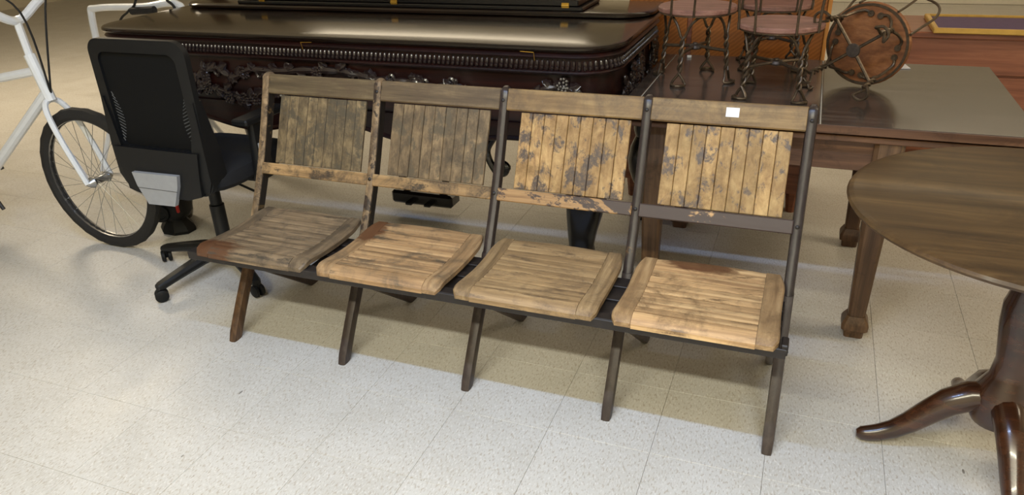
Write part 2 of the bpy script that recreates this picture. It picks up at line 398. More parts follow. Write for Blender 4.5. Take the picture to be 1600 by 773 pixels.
# ------------------------------------------------------------------ the folding bench
P = .4622
bench = thing('folding_bench', 'old row of four joined folding wooden seats with slatted backs', 'bench', (0, 0, 0))
prof = smooth_path([(0, 0, 0), (0, .075, .121), (0, .155, .245), (0, .268, .448), (0, .331, .576), (0, .393, .727), (0, .442, .858)], 5)
def prof_y(z):
    for a, b in zip(prof, prof[1:]):
        if a.z <= z <= b.z: return a.y+(b.y-a.y)*(z-a.z)/max(1e-6, b.z-a.z)
    return prof[-1].y
BTH = math.atan2(.191, .442)
bdir = Vector((0, math.sin(BTH), math.cos(BTH))); bn = Vector((0, -math.cos(BTH), math.sin(BTH)))
def bpt(x, z, off=0.): return Vector((x, .25+(z-.42)*.191/.442, z))+bn*off
rivet_me = MB().lathe([(.0062, 0), (.0058, .002), (.0035, .0038), (.0004, .0042)], n=10).mesh('rivet'); rivet_me.materials.append(M['iron'])
for i in range(5):
    x = i*P; worn = i < 2
    zs = [.375+k*(.862-.375)/22 for k in range(23)]
    secs = [(x, prof_y(min(z, .857)), z, .0150, .021) for z in zs]
    secs += [(x, secs[-1][1]+.002, .868, .0115, .017), (x, secs[-1][1]+.003, .873, .007, .010)]
    po = MB().loft(secs, 12, 5 if worn else 3.2).build('post', 'postw' if worn else 'postd', bench, label='worn bare wooden post' if worn else 'dark painted post')
    if worn:  # dark strip for the right side: black paint plus painted-in shade
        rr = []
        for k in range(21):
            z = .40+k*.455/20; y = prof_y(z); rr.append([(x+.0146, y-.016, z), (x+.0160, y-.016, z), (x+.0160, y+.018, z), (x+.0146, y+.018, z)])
        MB().rings(rr).build('side_paint_shade', 'sidep', po, label='black paint and painted-in shade on the side of the post')
    if i >= 1:
        for zz in (.828, .552):
            link('rivet', rivet_me, po, Vector((x, prof_y(zz), zz))+bn*.0195+Vector((0, 0, 0)), (PI/2-BTH, 0, 0))
    zs = [k*.385/12 for k in range(13)]
    secs = [(x, prof_y(z), z, .0160, .023) for z in zs]
    secs[0] = (x, .004, 0, .0145, .021)
    MB().loft(secs, 12, 5).build('front_leg', 'legb' if i == 0 else 'legd', bench)
    # rear leg: from under the seat front to the floor behind
    xr = x+.024 if i < 4 else x-.024
    secs = [(xr, .462-.50*k/10, .392*k/10, .012, .030) for k in range(11)]
    MB().loft(secs, 12, 5).build('rear_leg', 'legd', bench)
# long iron rails under the seats
for (y, z, wy, hz) in [(-.084, .407, .034, .006), (.045, .392, .030, .007), (.12, .392, .022, .007)]:
    MB().cbox((2*P-.006, y, z), (4*P-.004, wy, hz), .0015).build('under_rail', 'iron', bench)
MB().cbox((2*P+.001, -.103, .3960), (4*P+.016, .006, .028), .0015).build('front_angle', 'iron', bench)
for i in range(5):
    xb = i*P+(.010 if i == 0 else -.026 if i == 4 else 0)
    MB().cbox((xb, .045, .386), (.040 if i in (0, 4) else .078, .26, .005), .001).build('bracket_plate', 'iron', bench)
hp = MB().cbox((4*P+.004, -.080, .404), (.018, .045, .032), .003).build('hinge_plate', 'iron', bench)
link('rivet', rivet_me, hp, (4*P+.008, -.103, .404), (PI/2, 0, 0))
# backrests
slat_w = (.418-.062)/9
slat_me = {}
for i in range(4):
    me = MB().cbox((0, 0, 0), (slat_w-.0014, .011, .243), .0016).mesh('back_slat'); me.materials.append(M['back%d' % i]); slat_me[i] = me
for i in range(4):
    x0 = i*P
    for k in range(9):
        c = bpt(x0+.062+slat_w*(k+.5), .688, -.004+random.uniform(-.0007, .0007))
        link('back_slat', slat_me[i], bench, c, (-BTH, 0, random.uniform(-.006, .006)))
    MB().cbox((0, 0, 0), (P-.022, .018, .069), .0035).build('top_rail', 'rail%d' % i, bench, bpt(x0+P/2, .8345, .002), (-BTH, 0, 0))
    MB().cbox((0, 0, 0), (P-.022, .020, .041), .003).build('lower_rail', ['low0', 'low0', 'low2', 'low3'][i], bench, bpt(x0+P/2, .5555, .001), (-BTH, 0, 0))
tagm = MB().cbox((0, 0, 0), (.037, .0006, .027), .0001)
tagm.build('price_sticker', 'paper', bench, bpt(3*P+.247, .8385, .0118), (-BTH, 0, -.0), smooth=0, label='small blank white paper sticker')
# seats
def zseat(y):
    s = (y+.114)/.371
    return .4335-.013*math.sin(PI*min(1, max(0, (s-.12)/.88)))-.016*max(0, (.10-s)/.10)**2-.004*max(0, (s-.9)/.1)
YF, YB = -.114, .252
edges = [YF, -.070, -.036, -.004, .028, .060, .092, .124, .156, .188, YB]
for i in range(4):
    x0 = i*P
    xl, xr = x0+.029, x0+.454
    def outer(y, side):      # flared outline: rounded front corner, a touch narrower at the back
        s = (y-YF)/(YB-YF)
        cut = .013*max(0, (.07-s)/.07)**2.2+.016*max(0, (s-.80)/.20)**1.5+.004*math.sin(PI*s)
        return xl+cut if side < 0 else xr-cut
    fr = None
    for side in (-1, 1):
        rings = []
        for k in range(25):
            y = YF+(YB-YF)*k/24; o = outer(y, side); inn = (xl+.056) if side < 0 else (xr-.056)
            z = zseat(y); e = .004
            a, b = min(o, inn), max(o, inn)
            th = .018-.005*max(0, 1-k/2)
            rings.append([(a, y, z-th), (b, y, z-th), (b, y, z-e*.3), (b-e*.3, y, z), (a+e if side < 0 else a, y, z), (a, y, z-e if side < 0 else z-e*.3)] if side < 0 else
                         [(a, y, z-th), (b, y, z-th), (b, y, z-e), (b-e, y, z), (a+e*.3, y, z), (a, y, z-e*.3)])
        m = MB().rings(rings)
        if fr is None:
            fr = m.build('seat', 'side%d' % i, bench)
        else:
            m.build('side_board', 'side%d' % i, fr)
    for k in range(len(edges)-1):
        ya, yb = edges[k]+.0008, edges[k+1]-.0008
        nseg = 6 if (k == 0 or k == len(edges)-2) else 5
        bow = (lambda s: 0) if k != len(edges)-2 else (lambda s: .010*(1-s*s))   # rear slat bows out behind
        rings = []
        cols = 7
        # build as grid top + bottom by rings along x
        dz = random.uniform(-.0006, .0006)
        for c in range(cols):
            s = -1+2*c/(cols-1); xx = xl+.0565+(xr-xl-.113)*(c/(cols-1))
            top = []; bot = []
            for q in range(nseg+1):
                y = ya+(yb-ya)*q/nseg
                y2 = y+(bow(s)*(q/nseg)); z = zseat(y)+dz
                if q == 0: z -= .0022
                if q == nseg: z -= .0022
                top.append((xx, y2, z)); bot.append((xx, y2, zseat(y)-.0165))
            rings.append(top+bot[::-1])
        MB().rings(rings).build('seat_slat', 'seat%d' % i, fr)

# ------------------------------------------------------------------ square piano
PX0, PX1, PY0, PY1 = -1.17, 1.225, .70, 1.62
def rrect(off, z, r=.17, seg=10):
    x0, x1, y0, y1 = PX0+off, PX1-off, PY0+off, PY1-off; r = max(.005, r-off); out = []
    for (cx, cy, a0) in ((x1-r, y0+r, -PI/2), (x1-r, y1-r, 0), (x0+r, y1-r, PI/2), (x0+r, y0+r, PI)):
        for k in range(seg+1):
            a = a0+PI/2*k/seg; out.append((cx+r*math.cos(a), cy+r*math.sin(a), z))
    return out
def band(prof_, r=.17): return MB().rings([rrect(o, z, r) for o, z in prof_])
piano = thing('square_piano', 'dark carved rosewood square piano behind the bench', 'piano', (0, 0, 0))
band([(.05, .60), (.045, .61), (.045, .845), (.036, .850), (.030, .856)]).build('case', 'rose', piano)
band([(.034, .846), (.016, .852), (.012, .858), (.018, .866), (.024, .868)]).build('lower_moulding', 'rose', piano)
band([(.022, .860), (.022, .908)]).build('bead_band', 'rose', piano)
band([(.026, .904), (.010, .908), (.006, .913), (.012, .920), (.020, .926), (.018, .934)]).build('upper_moulding', 'rose', piano)
lid = band([(.020, .930), (.006, .932), (.0, .938), (.0, .944), (.005, .950), (.016, .952)]).build('lid', 'roset', piano)
# lid flap folded back onto the lid
def flap_ring(off, z):
    x0, x1, y0, y1 = PX0+.01+off, PX1-.012-off, 1.255+off, PY1-.01-off; r = .14; out = []
    for (cx, cy, a0, rr) in ((x1-r, y0+r, -PI/2, r), (x1-.02, y1-.02, 0, .02), (x0+.02, y1-.02, PI/2, .02), (x0+r, y0+r, PI, r)):
        for k in range(9):
            a = a0+PI/2*k/8; out.append((cx+rr*math.cos(a), cy+rr*math.sin(a), z))
    return out
MB().rings([flap_ring(o, z) for o, z in [(.008, .9525), (0, .957), (0, .966), (.006, .972), (.012, .973)]]).build('lid_flap', 'roset', piano)
# egg beads all round the front and the two ends
bead = MB().sphere((0, 0, 0), 1, 8, (.0080, .0115, .0175))
bead.sphere((0, -.006, -.009), 1, 8, (.0075, .0105, .0085))
bead_me = bead.mesh('bead'); bead_me.materials.append(M['carve'])
bb = band([(.019, .862), (.016, .864), (.019, .866)]).build('bead_fillet', 'rose', piano)
ring = [Vector(p) for p in rrect(.022, .886)]
ring = ring[33:]+ring[:34]        # start at the back left, round the front, to the back right
path = []
step = .0190
seg_i = 0; acc = 0.0; prev = None
ring2 = [p for p in ring]
# order: left end -> front -> right end
def walk(pts, step):
    out = []; left = 0
    for a, b in zip(pts, pts[1:]):
        L = (b-a).length
        if L < 1e-6: continue
        t = left
        while t < L:
            p = a+(b-a)*(t/L); d = (b-a).normalized(); out.append((p, d)); t += step
        left = t-L
    return out
rr_ = rrect(.022, .884)
pts_front = [Vector(p) for p in rr_[33:44]]+[Vector(p) for p in rr_[0:12]]
for (p, d) in walk(pts_front, step):
    link('bead', bead_me, bb, p, (0, 0, math.atan2(d.y, d.x)))
# apron with a waved lower edge, front and ends
def wave_poly(a, b, top, nlobe=3, base=.600, amp=.045):
    n = 48; low = []
    for k in range(n+1):
        s = k/n; u = abs(2*s-1)
        z = base - amp*(.5-.5*math.cos(2*PI*min(1, u*1.15)))*(1 if u > .0 else 0) - .012*math.cos(6*PI*s)
        low.append((a+(b-a)*s, z))
    return [(a, top)]+low+[(b, top)]
MB().prism(wave_poly(PX0+.16, PX1-.16, .66), PY0+.037, PY0+.062, 'xz').build('front_apron', 'rose', piano)
for xx in (PX0+.037, PX1-.062):
    MB().prism(wave_poly(PY0+.16, PY1-.16, .66), xx, xx+.025, 'yz').build('end_apron', 'rose', piano)
# rolled edge below the apron
for (a, b, fx) in [(PX0+.16, PX1-.16, True)]:
    pts = [(x, PY0+.040, z) for x, z in wave_poly(a, b, .66)[1:-1]]
    MB().tube(pts, .011, 8).build('apron_bead', 'rose', piano)
# cabriole legs
def piano_leg(x, y, sx, sy):
    S = [(0, 0, .66, .095, .095), (.0, 0, .60, .098, .098), (.012, .012, .54, .100, .100), (.018, .018, .46, .088, .088), (.012, .012, .36, .078, .078), (0, 0, .27, .068, .068),
         (-.012, -.012, .19, .056, .056), (-.016, -.016, .13, .048, .048), (-.006, -.006, .085, .05, .05), (.008, .008, .055, .062, .062), (.014, .014, .035, .068, .068), (.014, .014, .015, .064, .064), (.014, .014, .0, .058, .058)]
    S = [(x+sx*a, y+sy*b, z, c, d) for a, b, z, c, d in S][::-1]
    lg = MB().loft(S, 20, 2.8).build('leg', 'black', piano)
    kn = MB()
    for j in range(5):      # carved knee leaves
        a = -.05+.025*j
        kn.tube(smooth_path([(x+sx*.02+a*.9, y+sy*.105, .58), (x+sx*.03+a*1.3, y+sy*.122, .50), (x+sx*.02+a*.8, y+sy*.098, .42), (x+a*.4+sx*.01, y+sy*.088, .35)], 4), [.012-.0006*q for q in range(13)], 6)
    kn.sphere((x+sx*.02, y+sy*.11, .47), .022, 8)
    kn.build('knee_carving', 'carve', lg)
for (x, y, sx, sy) in [(1.075, .845, 1, -1), (-1.02, .845, -1, -1)]: piano_leg(x, y, sx, sy)
for x in (1.165, -1.02):      # plainer turned rear legs
    MB().lathe([(.05, 0), (.058, .02), (.05, .05), (.032, .09), (.034, .12), (.026, .15), (.045, .19), (.062, .24), (.068, .29), (.058, .35), (.036, .40), (.045, .43), (.045, .46), (.075, .50), (.085, .62)], (x, 1.50, 0), 24).build('rear_leg', 'black', piano)
# pedal lyre
ly = MB().cbox((.15, 1.25, .087), (.33, .10, .065), .012).build('pedal_box', 'black', piano)
MB().tube(smooth_path([(.06, 1.25, .11), (.02, 1.25, .25), (.10, 1.25, .40), (.06, 1.25, .61)], 6), .018, 8).build('lyre_arm', 'black', ly)
MB().tube(smooth_path([(.24, 1.25, .11), (.28, 1.25, .25), (.20, 1.25, .40), (.24, 1.25, .61)], 6), .018, 8).build('lyre_arm', 'black', ly)
for x in (.10, .20): MB().cbox((x, 1.185, .075), (.035, .05, .014), .005).build('pedal', 'black', ly)
sc = MB().tube(smooth_path([(.57, 1.12, .61), (.60, 1.12, .50), (.55, 1.12, .40), (.585, 1.12, .31), (.625, 1.12, .30), (.64, 1.12, .335), (.615, 1.12, .35)], 6), .016, 8)
sc.sphere((.64, 1.12, .33), .02, 8); sc.build('scroll_brace', 'black', piano)
# carved fruit garlands
leaf = []
def leaf_mesh():
    m = MB(); n = 9; rings = []
    for k in range(n):
        s = k/(n-1); wd = .020*math.sin(PI*min(1, s*.93+.05))**.8*(1+.22*math.cos(s*16)); hh = .010*math.sin(PI*s)+.003
        rings.append([(-wd, 0, s*.055-.0275), (-wd*.55, -hh, s*.055-.0275), (0, -hh*.55, s*.055-.0275), (wd*.55, -hh, s*.055-.0275), (wd, 0, s*.055-.0275), (0, .004, s*.055-.0275)])
    return m.rings(rings).mesh('carved_leaf', 60)
leaf_me = leaf_mesh(); leaf_me.materials.append(M['carve'])
gm = MB()
for k, (a, b) in enumerate([(0, 0), (.013, .004), (-.012, .005), (.006, .015), (-.007, .017), (.019, .014), (-.018, .016), (0, -.014), (.011, -.010), (-.011, -.009), (.0, .028), (.012, .026), (-.013, .028)]):
    gm.sphere((a, -.006-.004*(k % 2), b), .0078, 6)
grape_me = gm.mesh('grape_cluster'); grape_me.materials.append(M['carve'])
rnd = random.Random(3)
def garland(name, pts, face, parent, nl, ng, spread, rad=.011):
    """pts on the case face as (u, z); face maps (u, d, z) to the place, d = proud of the face"""
    g = MB(); sp = smooth_path([(u, 0, z) for u, z in pts], 8)
    g.tube([face(p.x, .010, p.z) for p in sp], [rad*(.7+.5*abs(math.sin(i*.55))) for i in range(len(sp))], 7)
    for k in range(max(4, nl//3)):     # side scrolls
        p = sp[rnd.randrange(len(sp))]; sg = rnd.choice((-1, 1)); dr = rnd.choice((-1, 1)); r0 = rnd.uniform(.02, .034)
        q = [face(p.x+dr*(t*.05+r0*math.cos(t*5.2)*(1-t*.55)-r0), .010+.006*t, p.z+sg*(r0*math.sin(t*5.2)*(1-t*.5)+.01*t)) for t in [j/14 for j in range(15)]]
        g.tube(q, [.0085*(1-j/20) for j in range(15)], 6)
    o = g.build(name, 'carve', parent)
    f0 = Vector(face(0, 0, 0)); fx = Vector(face(1, 0, 0))-f0; rz = math.atan2(fx.y, fx.x)
    for k in range(nl):
        p = sp[int((k+.5)/nl*len(sp))]
        lo = link('carved_leaf', leaf_me, o, face(p.x+rnd.uniform(-.015, .015), .012, p.z+rnd.uniform(-spread, spread)))
        lo.rotation_euler = Euler((0, rnd.uniform(-2.2, 2.2), 0)).to_matrix().to_4x4().to_euler(); lo.rotation_euler = (Matrix.Rotation(rz, 4, 'Z') @ Matrix.Rotation(rnd.uniform(-2.4, 2.4), 4, 'Y')).to_euler()
        s = rnd.uniform(.75, 1.15); lo.scale = (s, s, s)
    for k in range(ng):
        p = sp[int((k+.5)/ng*len(sp))]
        go = link('grape_cluster', grape_me, o, face(p.x+rnd.uniform(-.02, .02), .010, p.z+rnd.uniform(-spread, spread)*.9))
        go.rotation_euler = (Matrix.Rotation(rz, 4, 'Z') @ Matrix.Rotation(PI+rnd.uniform(-.5, .5), 4, 'Y')).to_euler()
FY = PY0+.045
ff = lambda u, d, z: (u, FY-d, z)
fe = lambda u, d, z: (PX1-.045+d, u, z)
garland('carved_garland', [(-.96, .76), (-.86, .72), (-.74, .765), (-.66, .73), (-.58, .78), (-.50, .80), (-.42, .765), (-.33, .80), (-.2, .80), (-.05, .812), (.10, .815), (.22, .80), (.32, .785), (.42, .79), (.50, .775), (.60, .785), (.66, .75)], ff, piano, 44, 6, .024, .013)
garland('carved_garland', [(-.80, .70), (-.68, .69), (-.58, .715), (-.48, .70), (-.40, .675), (-.30, .69), (-.20, .72), (-.05, .70), (.1, .69)], ff, piano, 22, 9, .028, .010)
garland('carved_corner', [(.78, .745), (.90, .775), (.98, .80), (1.06, .795), (1.10, .75), (1.13, .70)], ff, piano, 9, 1, .022)
garland('carved_end_spray', [(.93, .67), (.99, .75), (1.05, .69), (1.10, .79), (1.16, .74), (1.21, .82), (1.27, .77)], fe, piano, 34, 9, .045, .012)
garland('carved_end_spray', [(1.42, .70), (1.46, .77), (1.50, .83), (1.54, .76)], fe, piano, 18, 4, .035)
# little wire lid catches on the front
for (x, s) in ((-.03, 1), (.93, -1)):
    MB().tube([(x, PY0+.004, .900), (x, PY0-.003, .926), (x, PY0-.004, .929), (x+.05*s, PY0-.004, .931)], .0011, 6).build('lid_catch', 'brass', piano)

# folded black panel with brass hinges lying on the lid flap
pan = thing('hinged_panel', 'black folded panel with brass hinges lying on the piano lid', 'panel', (0, 0, .973))
MB().cbox((.065, 1.42, .008), (1.74, .27, .016), .004).build('lower_board', 'black', pan)
MB().cbox((.065, 1.42, .031), (1.70, .26, .026), .004).build('upper_board', 'black', pan)
hb = MB().cbox((0, 0, 0), (.032, .004, .022), .001); hb.tube([(-.016, -.002, -.001), (.016, -.002, -.001)], .0032, 6)
hme = hb.mesh('hinge'); hme.materials.append(M['brass'])
for x in (-.66, .06, .86): link('hinge', hme, pan, (x, 1.288, .022))
rm = MB()
for k in range(110): rm.sphere((.065-.83+k*1.66/109, 1.305, .0465), 1, 6, (.0062, .007, .005))
rm.build('beaded_trim', 'carve', pan)

# ------------------------------------------------------------------ oak table
tab = thing('extension_table', 'long brown wooden table carrying four small wire chairs', 'table', (0, 0, 0))
TZ = .76
for (a, b) in [(1.233, 1.2800), (1.2815, 1.876), (1.8785, 2.47)]:
    MB().cbox(((a+b)/2, 1.105, TZ-.0125), (b-a, .91, .025), .003).build('top_board', 'oakt', tab)
for sx_ in (1.28075, 1.87725): MB().cbox((sx_, 1.105, TZ-.008), (.0035, .905, .014), .0004).build('seam_filler', 'seam', tab)
MB().cbox((1.8515, .648, TZ-.014), (1.237, .006, .026), .002).build('edge_strip', 'oak', tab)
MB().cbox((1.85, 1.105, .715), (1.20, .89, .020), .003).build('lower_leaf', 'oak', tab)
for nm, c, s in [('apron', (1.715, .715, .652), (.66, .022, .104)), ('apron', (1.715, 1.465, .652), (.66, .022, .104)), ('apron', (1.37, 1.09, .652), (.022, .70, .104)), ('apron', (2.06, 1.09, .652), (.022, .70, .104))]:
    MB().cbox(c, s, .002).build(nm, 'oak', tab)
for (x, y, m_) in [(1.362, .735, 'oakz'), (2.085, .715, 'oakz'), (2.085, 1.46, 'oakd'), (1.362, 1.45, 'oakd')]:
    lg = MB().sqloft([(x, y, .075, .027, .027), (x, y, .30, .033, .033), (x, y, .60, .042, .042), (x, y, .704, .043, .043)], .3).build('leg', m_, tab)
    MB().sqloft([(x, y, 0, .030, .030), (x, y, .028, .032, .032), (x, y, .032, .042, .042), (x, y, .052, .043, .043), (x, y, .062, .040, .040), (x, y, .082, .029, .029)], .22).build('foot_block', m_, lg)

# ------------------------------------------------------------------ round pedestal table
RT = thing('round_table', 'dark brown round pedestal table in front of the long table', 'table', (2.405, .165, 0))
MB().lathe([(.0005, .716), (.40, .716), (.440, .718), (.452, .724), (.456, .731), (.452, .738), (.444, .741), (.44, .742), (.0005, .742)], n=72).build('top', 'round', RT)
MB().lathe([(.06, .13), (.075, .16), (.07, .22), (.045, .27), (.04, .32), (.055, .42), (.058, .48), (.04, .56), (.048, .60), (.07, .64), (.075, .68), (.16, .69), (.17, .717)], n=24).build('pedestal', 'mahog', RT)
for k in range(4):
    a = PI+k*PI/2+.09; c, s = math.cos(a), math.sin(a)
    pts = smooth_path([(.03, .20), (.10, .185), (.17, .12), (.23, .055), (.285, .026), (.322, .0215)], 5)if False else [Vector((u, 0, z)) for u, z in [(.03, .20), (.07, .195), (.12, .165), (.16, .125), (.20, .082), (.235, .052), (.27, .034), (.295, .026), (.315, .023), (.327, .0225)]]
    MB().tube([(p.x*c, p.x*s, p.z) for p in pts], [.040, .040, .037, .033, .029, .026, .0235, .022, .019, .010], 12).build('foot', 'mahog', RT)

# ------------------------------------------------------------------ wire chairs
def wire_chair(name, label, loc, rz, under=False):
    t = thing(name, label, 'chair', loc, rz, 'small wire chairs on the long table')
    H, R = .245, .142; wr = .0048
    MB().lathe([(.0005, H-.018), (R-.004, H-.018), (R, H-.014), (R, H-.004), (R-.004, H), (.0005, H)], n=40).build('seat', 'chairunder' if under else 'chairseat', t)
    MB().lathe([(R-.012, H-.022), (R-.004, H-.022), (R-.004, H-.018), (R-.012, H-.018), (R-.012, H-.022)], n=40, cap=False).build('seat_ring', 'wire', t)
    for k in range(4):
        a = PI/4+k*PI/2; c, s = math.cos(a), math.sin(a); tg = Vector((-s, c, 0)); od = Vector((c, s, 0))
        lm = MB()
        for sg in (-1, 1):
            pts = []
            pts += smooth_path([od*.085+tg*sg*.062+Vector((0, 0, H-.024)), od*.105+tg*sg*.050+Vector((0, 0, H-.026)), od*.114+tg*sg*.026+Vector((0, 0, .195)), od*.117+tg*sg*.009+Vector((0, 0, .160))], 5)
            for q in range(1, 25):       # twisted pair
                f = q/24; z = .160-.118*f; ph = (0 if sg > 0 else PI)+f*4.5*PI
                pts.append(od*(.117+.012*f+.0055*math.sin(ph))+tg*.0060*math.cos(ph)+Vector((0, 0, z)))
            e = pts[-1]
            # open loop foot
            pts += smooth_path([e, od*.132+tg*sg*.018+Vector((0, 0, .020)), od*.134+tg*sg*.026+Vector((0, 0, wr)), od*.155+tg*sg*.016+Vector((0, 0, wr)), od*.160+Vector((0, 0, wr))], 4)[1:]
            lm.tube(pts, wr, 7)
            lm.lathe([(.0105, 0), (.011, .003), (.010, .007), (.0004, .008)], (0, 0, 0), 10, Matrix.Translation(od*.085+tg*sg*.062+Vector((0, 0, H-.028))))
        lm.build('leg', 'wire', t)
    for k in range(2):
        a = PI/4+k*PI/2; c, s = math.cos(a), math.sin(a)
        MB().tube([(-.119*c, -.119*s, .105), (-.06*c, -.06*s, .108), (0, 0, .110+.004*k), (.06*c, .06*s, .108), (.119*c, .119*s, .105)], .0056, 7).build('cross_brace', 'wire', t)
    MB().lathe([(.004, .100), (.022, .101), (.024, .106), (.020, .114), (.010, .118), (.009, .122), (.0005, .122)], n=16).build('brace_hub', 'wirehub', t)
    # back hoops: rods rise from the seat edge on the -y side
    def hoop(a, hgt, lean, rr, nm):
        x0, y0 = R*math.sin(a)*1.01, -R*math.cos(a)*1.01
        pts = smooth_path([(-x0, y0, H-.02), (-x0*1.02, y0-.01, H+.06), (-x0*1.1, y0-lean*.6, H+hgt*.55), (-x0*.8, y0-lean*.9, H+hgt*.88), (0, y0-lean, H+hgt), (x0*.8, y0-lean*.9, H+hgt*.88), (x0*1.1, y0-lean*.6, H+hgt*.55), (x0*1.02, y0-.01, H+.06), (x0, y0, H-.02)], 6)
        MB().tube(pts, rr, 7).build(nm, 'wire', t)
    hoop(math.radians(62), .32, .06, .0046, 'outer_hoop'); hoop(math.radians(27), .24, .05, .0042, 'inner_hoop')
    return t
ca_ = wire_chair('wire_chair', 'small wire chair standing nearest the carved end of the dark piano', (1.415, 1.14, TZ+.0008), math.radians(30)); ca_.scale = (1, 1, 1.10)
wire_chair('wire_chair', 'small upright wire chair beside the tipped-over one', (1.716, .985, TZ), math.radians(-4))
wire_chair('wire_chair', 'small wire chair at the back of the long table against the cabinet', (1.672, 1.43, TZ), math.radians(8))
d = wire_chair('wire_chair', 'small wire chair tipped over with the brown underside of its seat showing', (0, 0, 0), 0, True)
# lying on its back: seat axis points away from the viewer, feet towards the viewer
Rm = Matrix.Rotation(math.radians(-22), 4, 'Z') @ Matrix.Rotation(math.radians(-90), 4, 'X') @ Matrix.Rotation(math.radians(9), 4, 'Z')
d.matrix_world = Matrix.Translation((1.915, .930, TZ+.149)) @ Rm

# ------------------------------------------------------------------ cabinet, chest behind the table
cab = thing('veneered_cabinet', 'orange-brown veneered cabinet behind the long table', 'cabinet', (1.45, 1.70, 0))
MB().cbox((0, .24, .72), (.84, .44, 1.24), .004).build('body', 'cab', cab)
for x in (-.285, .0, .285): MB().cbox((x*1.0, .012, .90), (.262, .022, .56), .003).build('door_panel', 'veneer', cab)
MB().cbox((0, .01, .605), (.84, .02, .03), .003).build('moulding', 'cab', cab)
MB().tube([(-.16, -.004, .655), (.24, -.004, .655)], .010, 10).build('handle_rail', 'cabl', cab)
MB().cbox((.425, .02, .72), (.016, .05, 1.22), .003).build('corner_strip', 'cabl', cab)
MB().cbox((0, .24, 1.355), (.90, .50, .03), .006).build('top', 'cab', cab)
for x in (-.38, .38):
    for y in (.06, .42): MB().loft([(x, y, 0, .02, .02), (x, y, .10, .03, .03)], 8, 6).build('leg', 'cab', cab)

ch = thing('wooden_chest', 'reddish wooden chest standing behind the upturned wire chair', 'chest', (2.62, 2.35, 0))
MB().cbox((0, .22, .40), (.80, .44, .64), .006).build('body', 'cab', ch)
MB().cbox((0, .21, .735), (.84, .48, .03), .006).build('top', 'cab', ch)
for x in (-.36, .36):
    for y in (.04, .40): MB().loft([(x, y, 0, .02, .02), (x, y, .09, .026, .026)], 8, 6).build('leg', 'cab', ch)
for z in (.25, .46, .64): MB().cbox((0, -.008, z), (.72, .014, .17), .004).build('drawer', 'cab', ch)
fr = thing('framed_picture', 'gilt framed purple picture lying flat on the wooden chest', 'picture', (2.66, 2.30, .75))
for c, s in [((0, 0, .012), (.62, .024, .024)), ((0, .40, .012), (.62, .024, .024)), ((-.298, .2, .012), (.024, .376, .024)), ((.298, .2, .012), (.024, .376, .024))]:
    MB().cbox(c, s, .004).build('frame_bar', 'gold', fr)
MB().cbox((0, .2, .009), (.572, .376, .010), .001).build('canvas', 'purple', fr)
tag(MB().cbox((0, 0, 0), (.16, .11, .004), .001).build('paper_card', 'papergrey', None, (2.10, 1.50, TZ+.0022), (0, 0, .2)), 'pale paper card on the long table behind the upturned chair', 'card')
tag(MB().cbox((0, 0, 0), (.018, .006, .010), .001).build('paper_scrap', 'paper', None, (1.345, 1.50, TZ+.0052), (0, 0, .3)), 'tiny white paper scrap on the long table by the cabinet', 'paper')

# ------------------------------------------------------------------ office chair
oc = thing('office_chair', 'black mesh-back office chair on casters left of the bench', 'office chair', (-.40, .46, 0))
MB().lathe([(.034, .075), (.040, .09), (.040, .12), (.030, .14), (.030, .30), (.024, .305), (.024, .42)], n=20).build('column', 'plast', oc)
for k in range(5):
    a = math.radians(-103+72*k); c, s = math.cos(a), math.sin(a)
    R_ = []
    for (r, z, hw, hh) in [(.02, .105, .034, .024), (.12, .098, .028, .021), (.24, .080, .023, .018), (.32, .066, .021, .016), (.335, .064, .016, .012)]:
        ring = []
        for j in range(10):
            b = 2*PI*(j+.5)/10; q = (abs(math.cos(b))**3.5+abs(math.sin(b))**3.5)**(-1/3.5)
            t_ = hw*q*math.cos(b); zz = z+hh*q*math.sin(b); ring.append((c*r-s*t_, s*r+c*t_, zz))
        R_.append(ring)
    MB().rings(R_).build('base_arm', 'plast', oc)
    cs = MB(); px, py = c*.325, s*.325; ca = a+1.1+k*.7; tc = Vector((math.cos(ca), math.sin(ca), 0))
    for sg in (-1, 1):
        mt = Matrix.Translation(Vector((px, py, .027))+tc*sg*.013) @ Matrix(((tc.x, -tc.y, 0, 0), (tc.y, tc.x, 0, 0), (0, 0, 1, 0), (0, 0, 0, 1))) @ Matrix.Rotation(PI/2, 4, 'Y')
        cs.lathe([(.0005, -.009), (.020, -.009), (.026, -.005), (.026, .005), (.020, .009), (.0005, .009)], n=18, mat=mt)
    cs.lathe([(.008, .02), (.011, .05), (.011, .062)], (px, py, 0), 10)
    cs.build('caster', 'plastm', oc)
MB().cbox((0, .0, .425), (.20, .26, .045), .015).build('tilt_mechanism', 'plastm', oc)
# cushion
m = MB(); S = []
for (z, k) in [(.442, .86), (.448, .95), (.465, 1.0), (.495, 1.0), (.512, .97), (.522, .88), (.526, .60)]: S.append((0, .03, z, .245*k, .255*k))
m.loft(S, 40, 4.5).build('seat', 'fabric', oc)
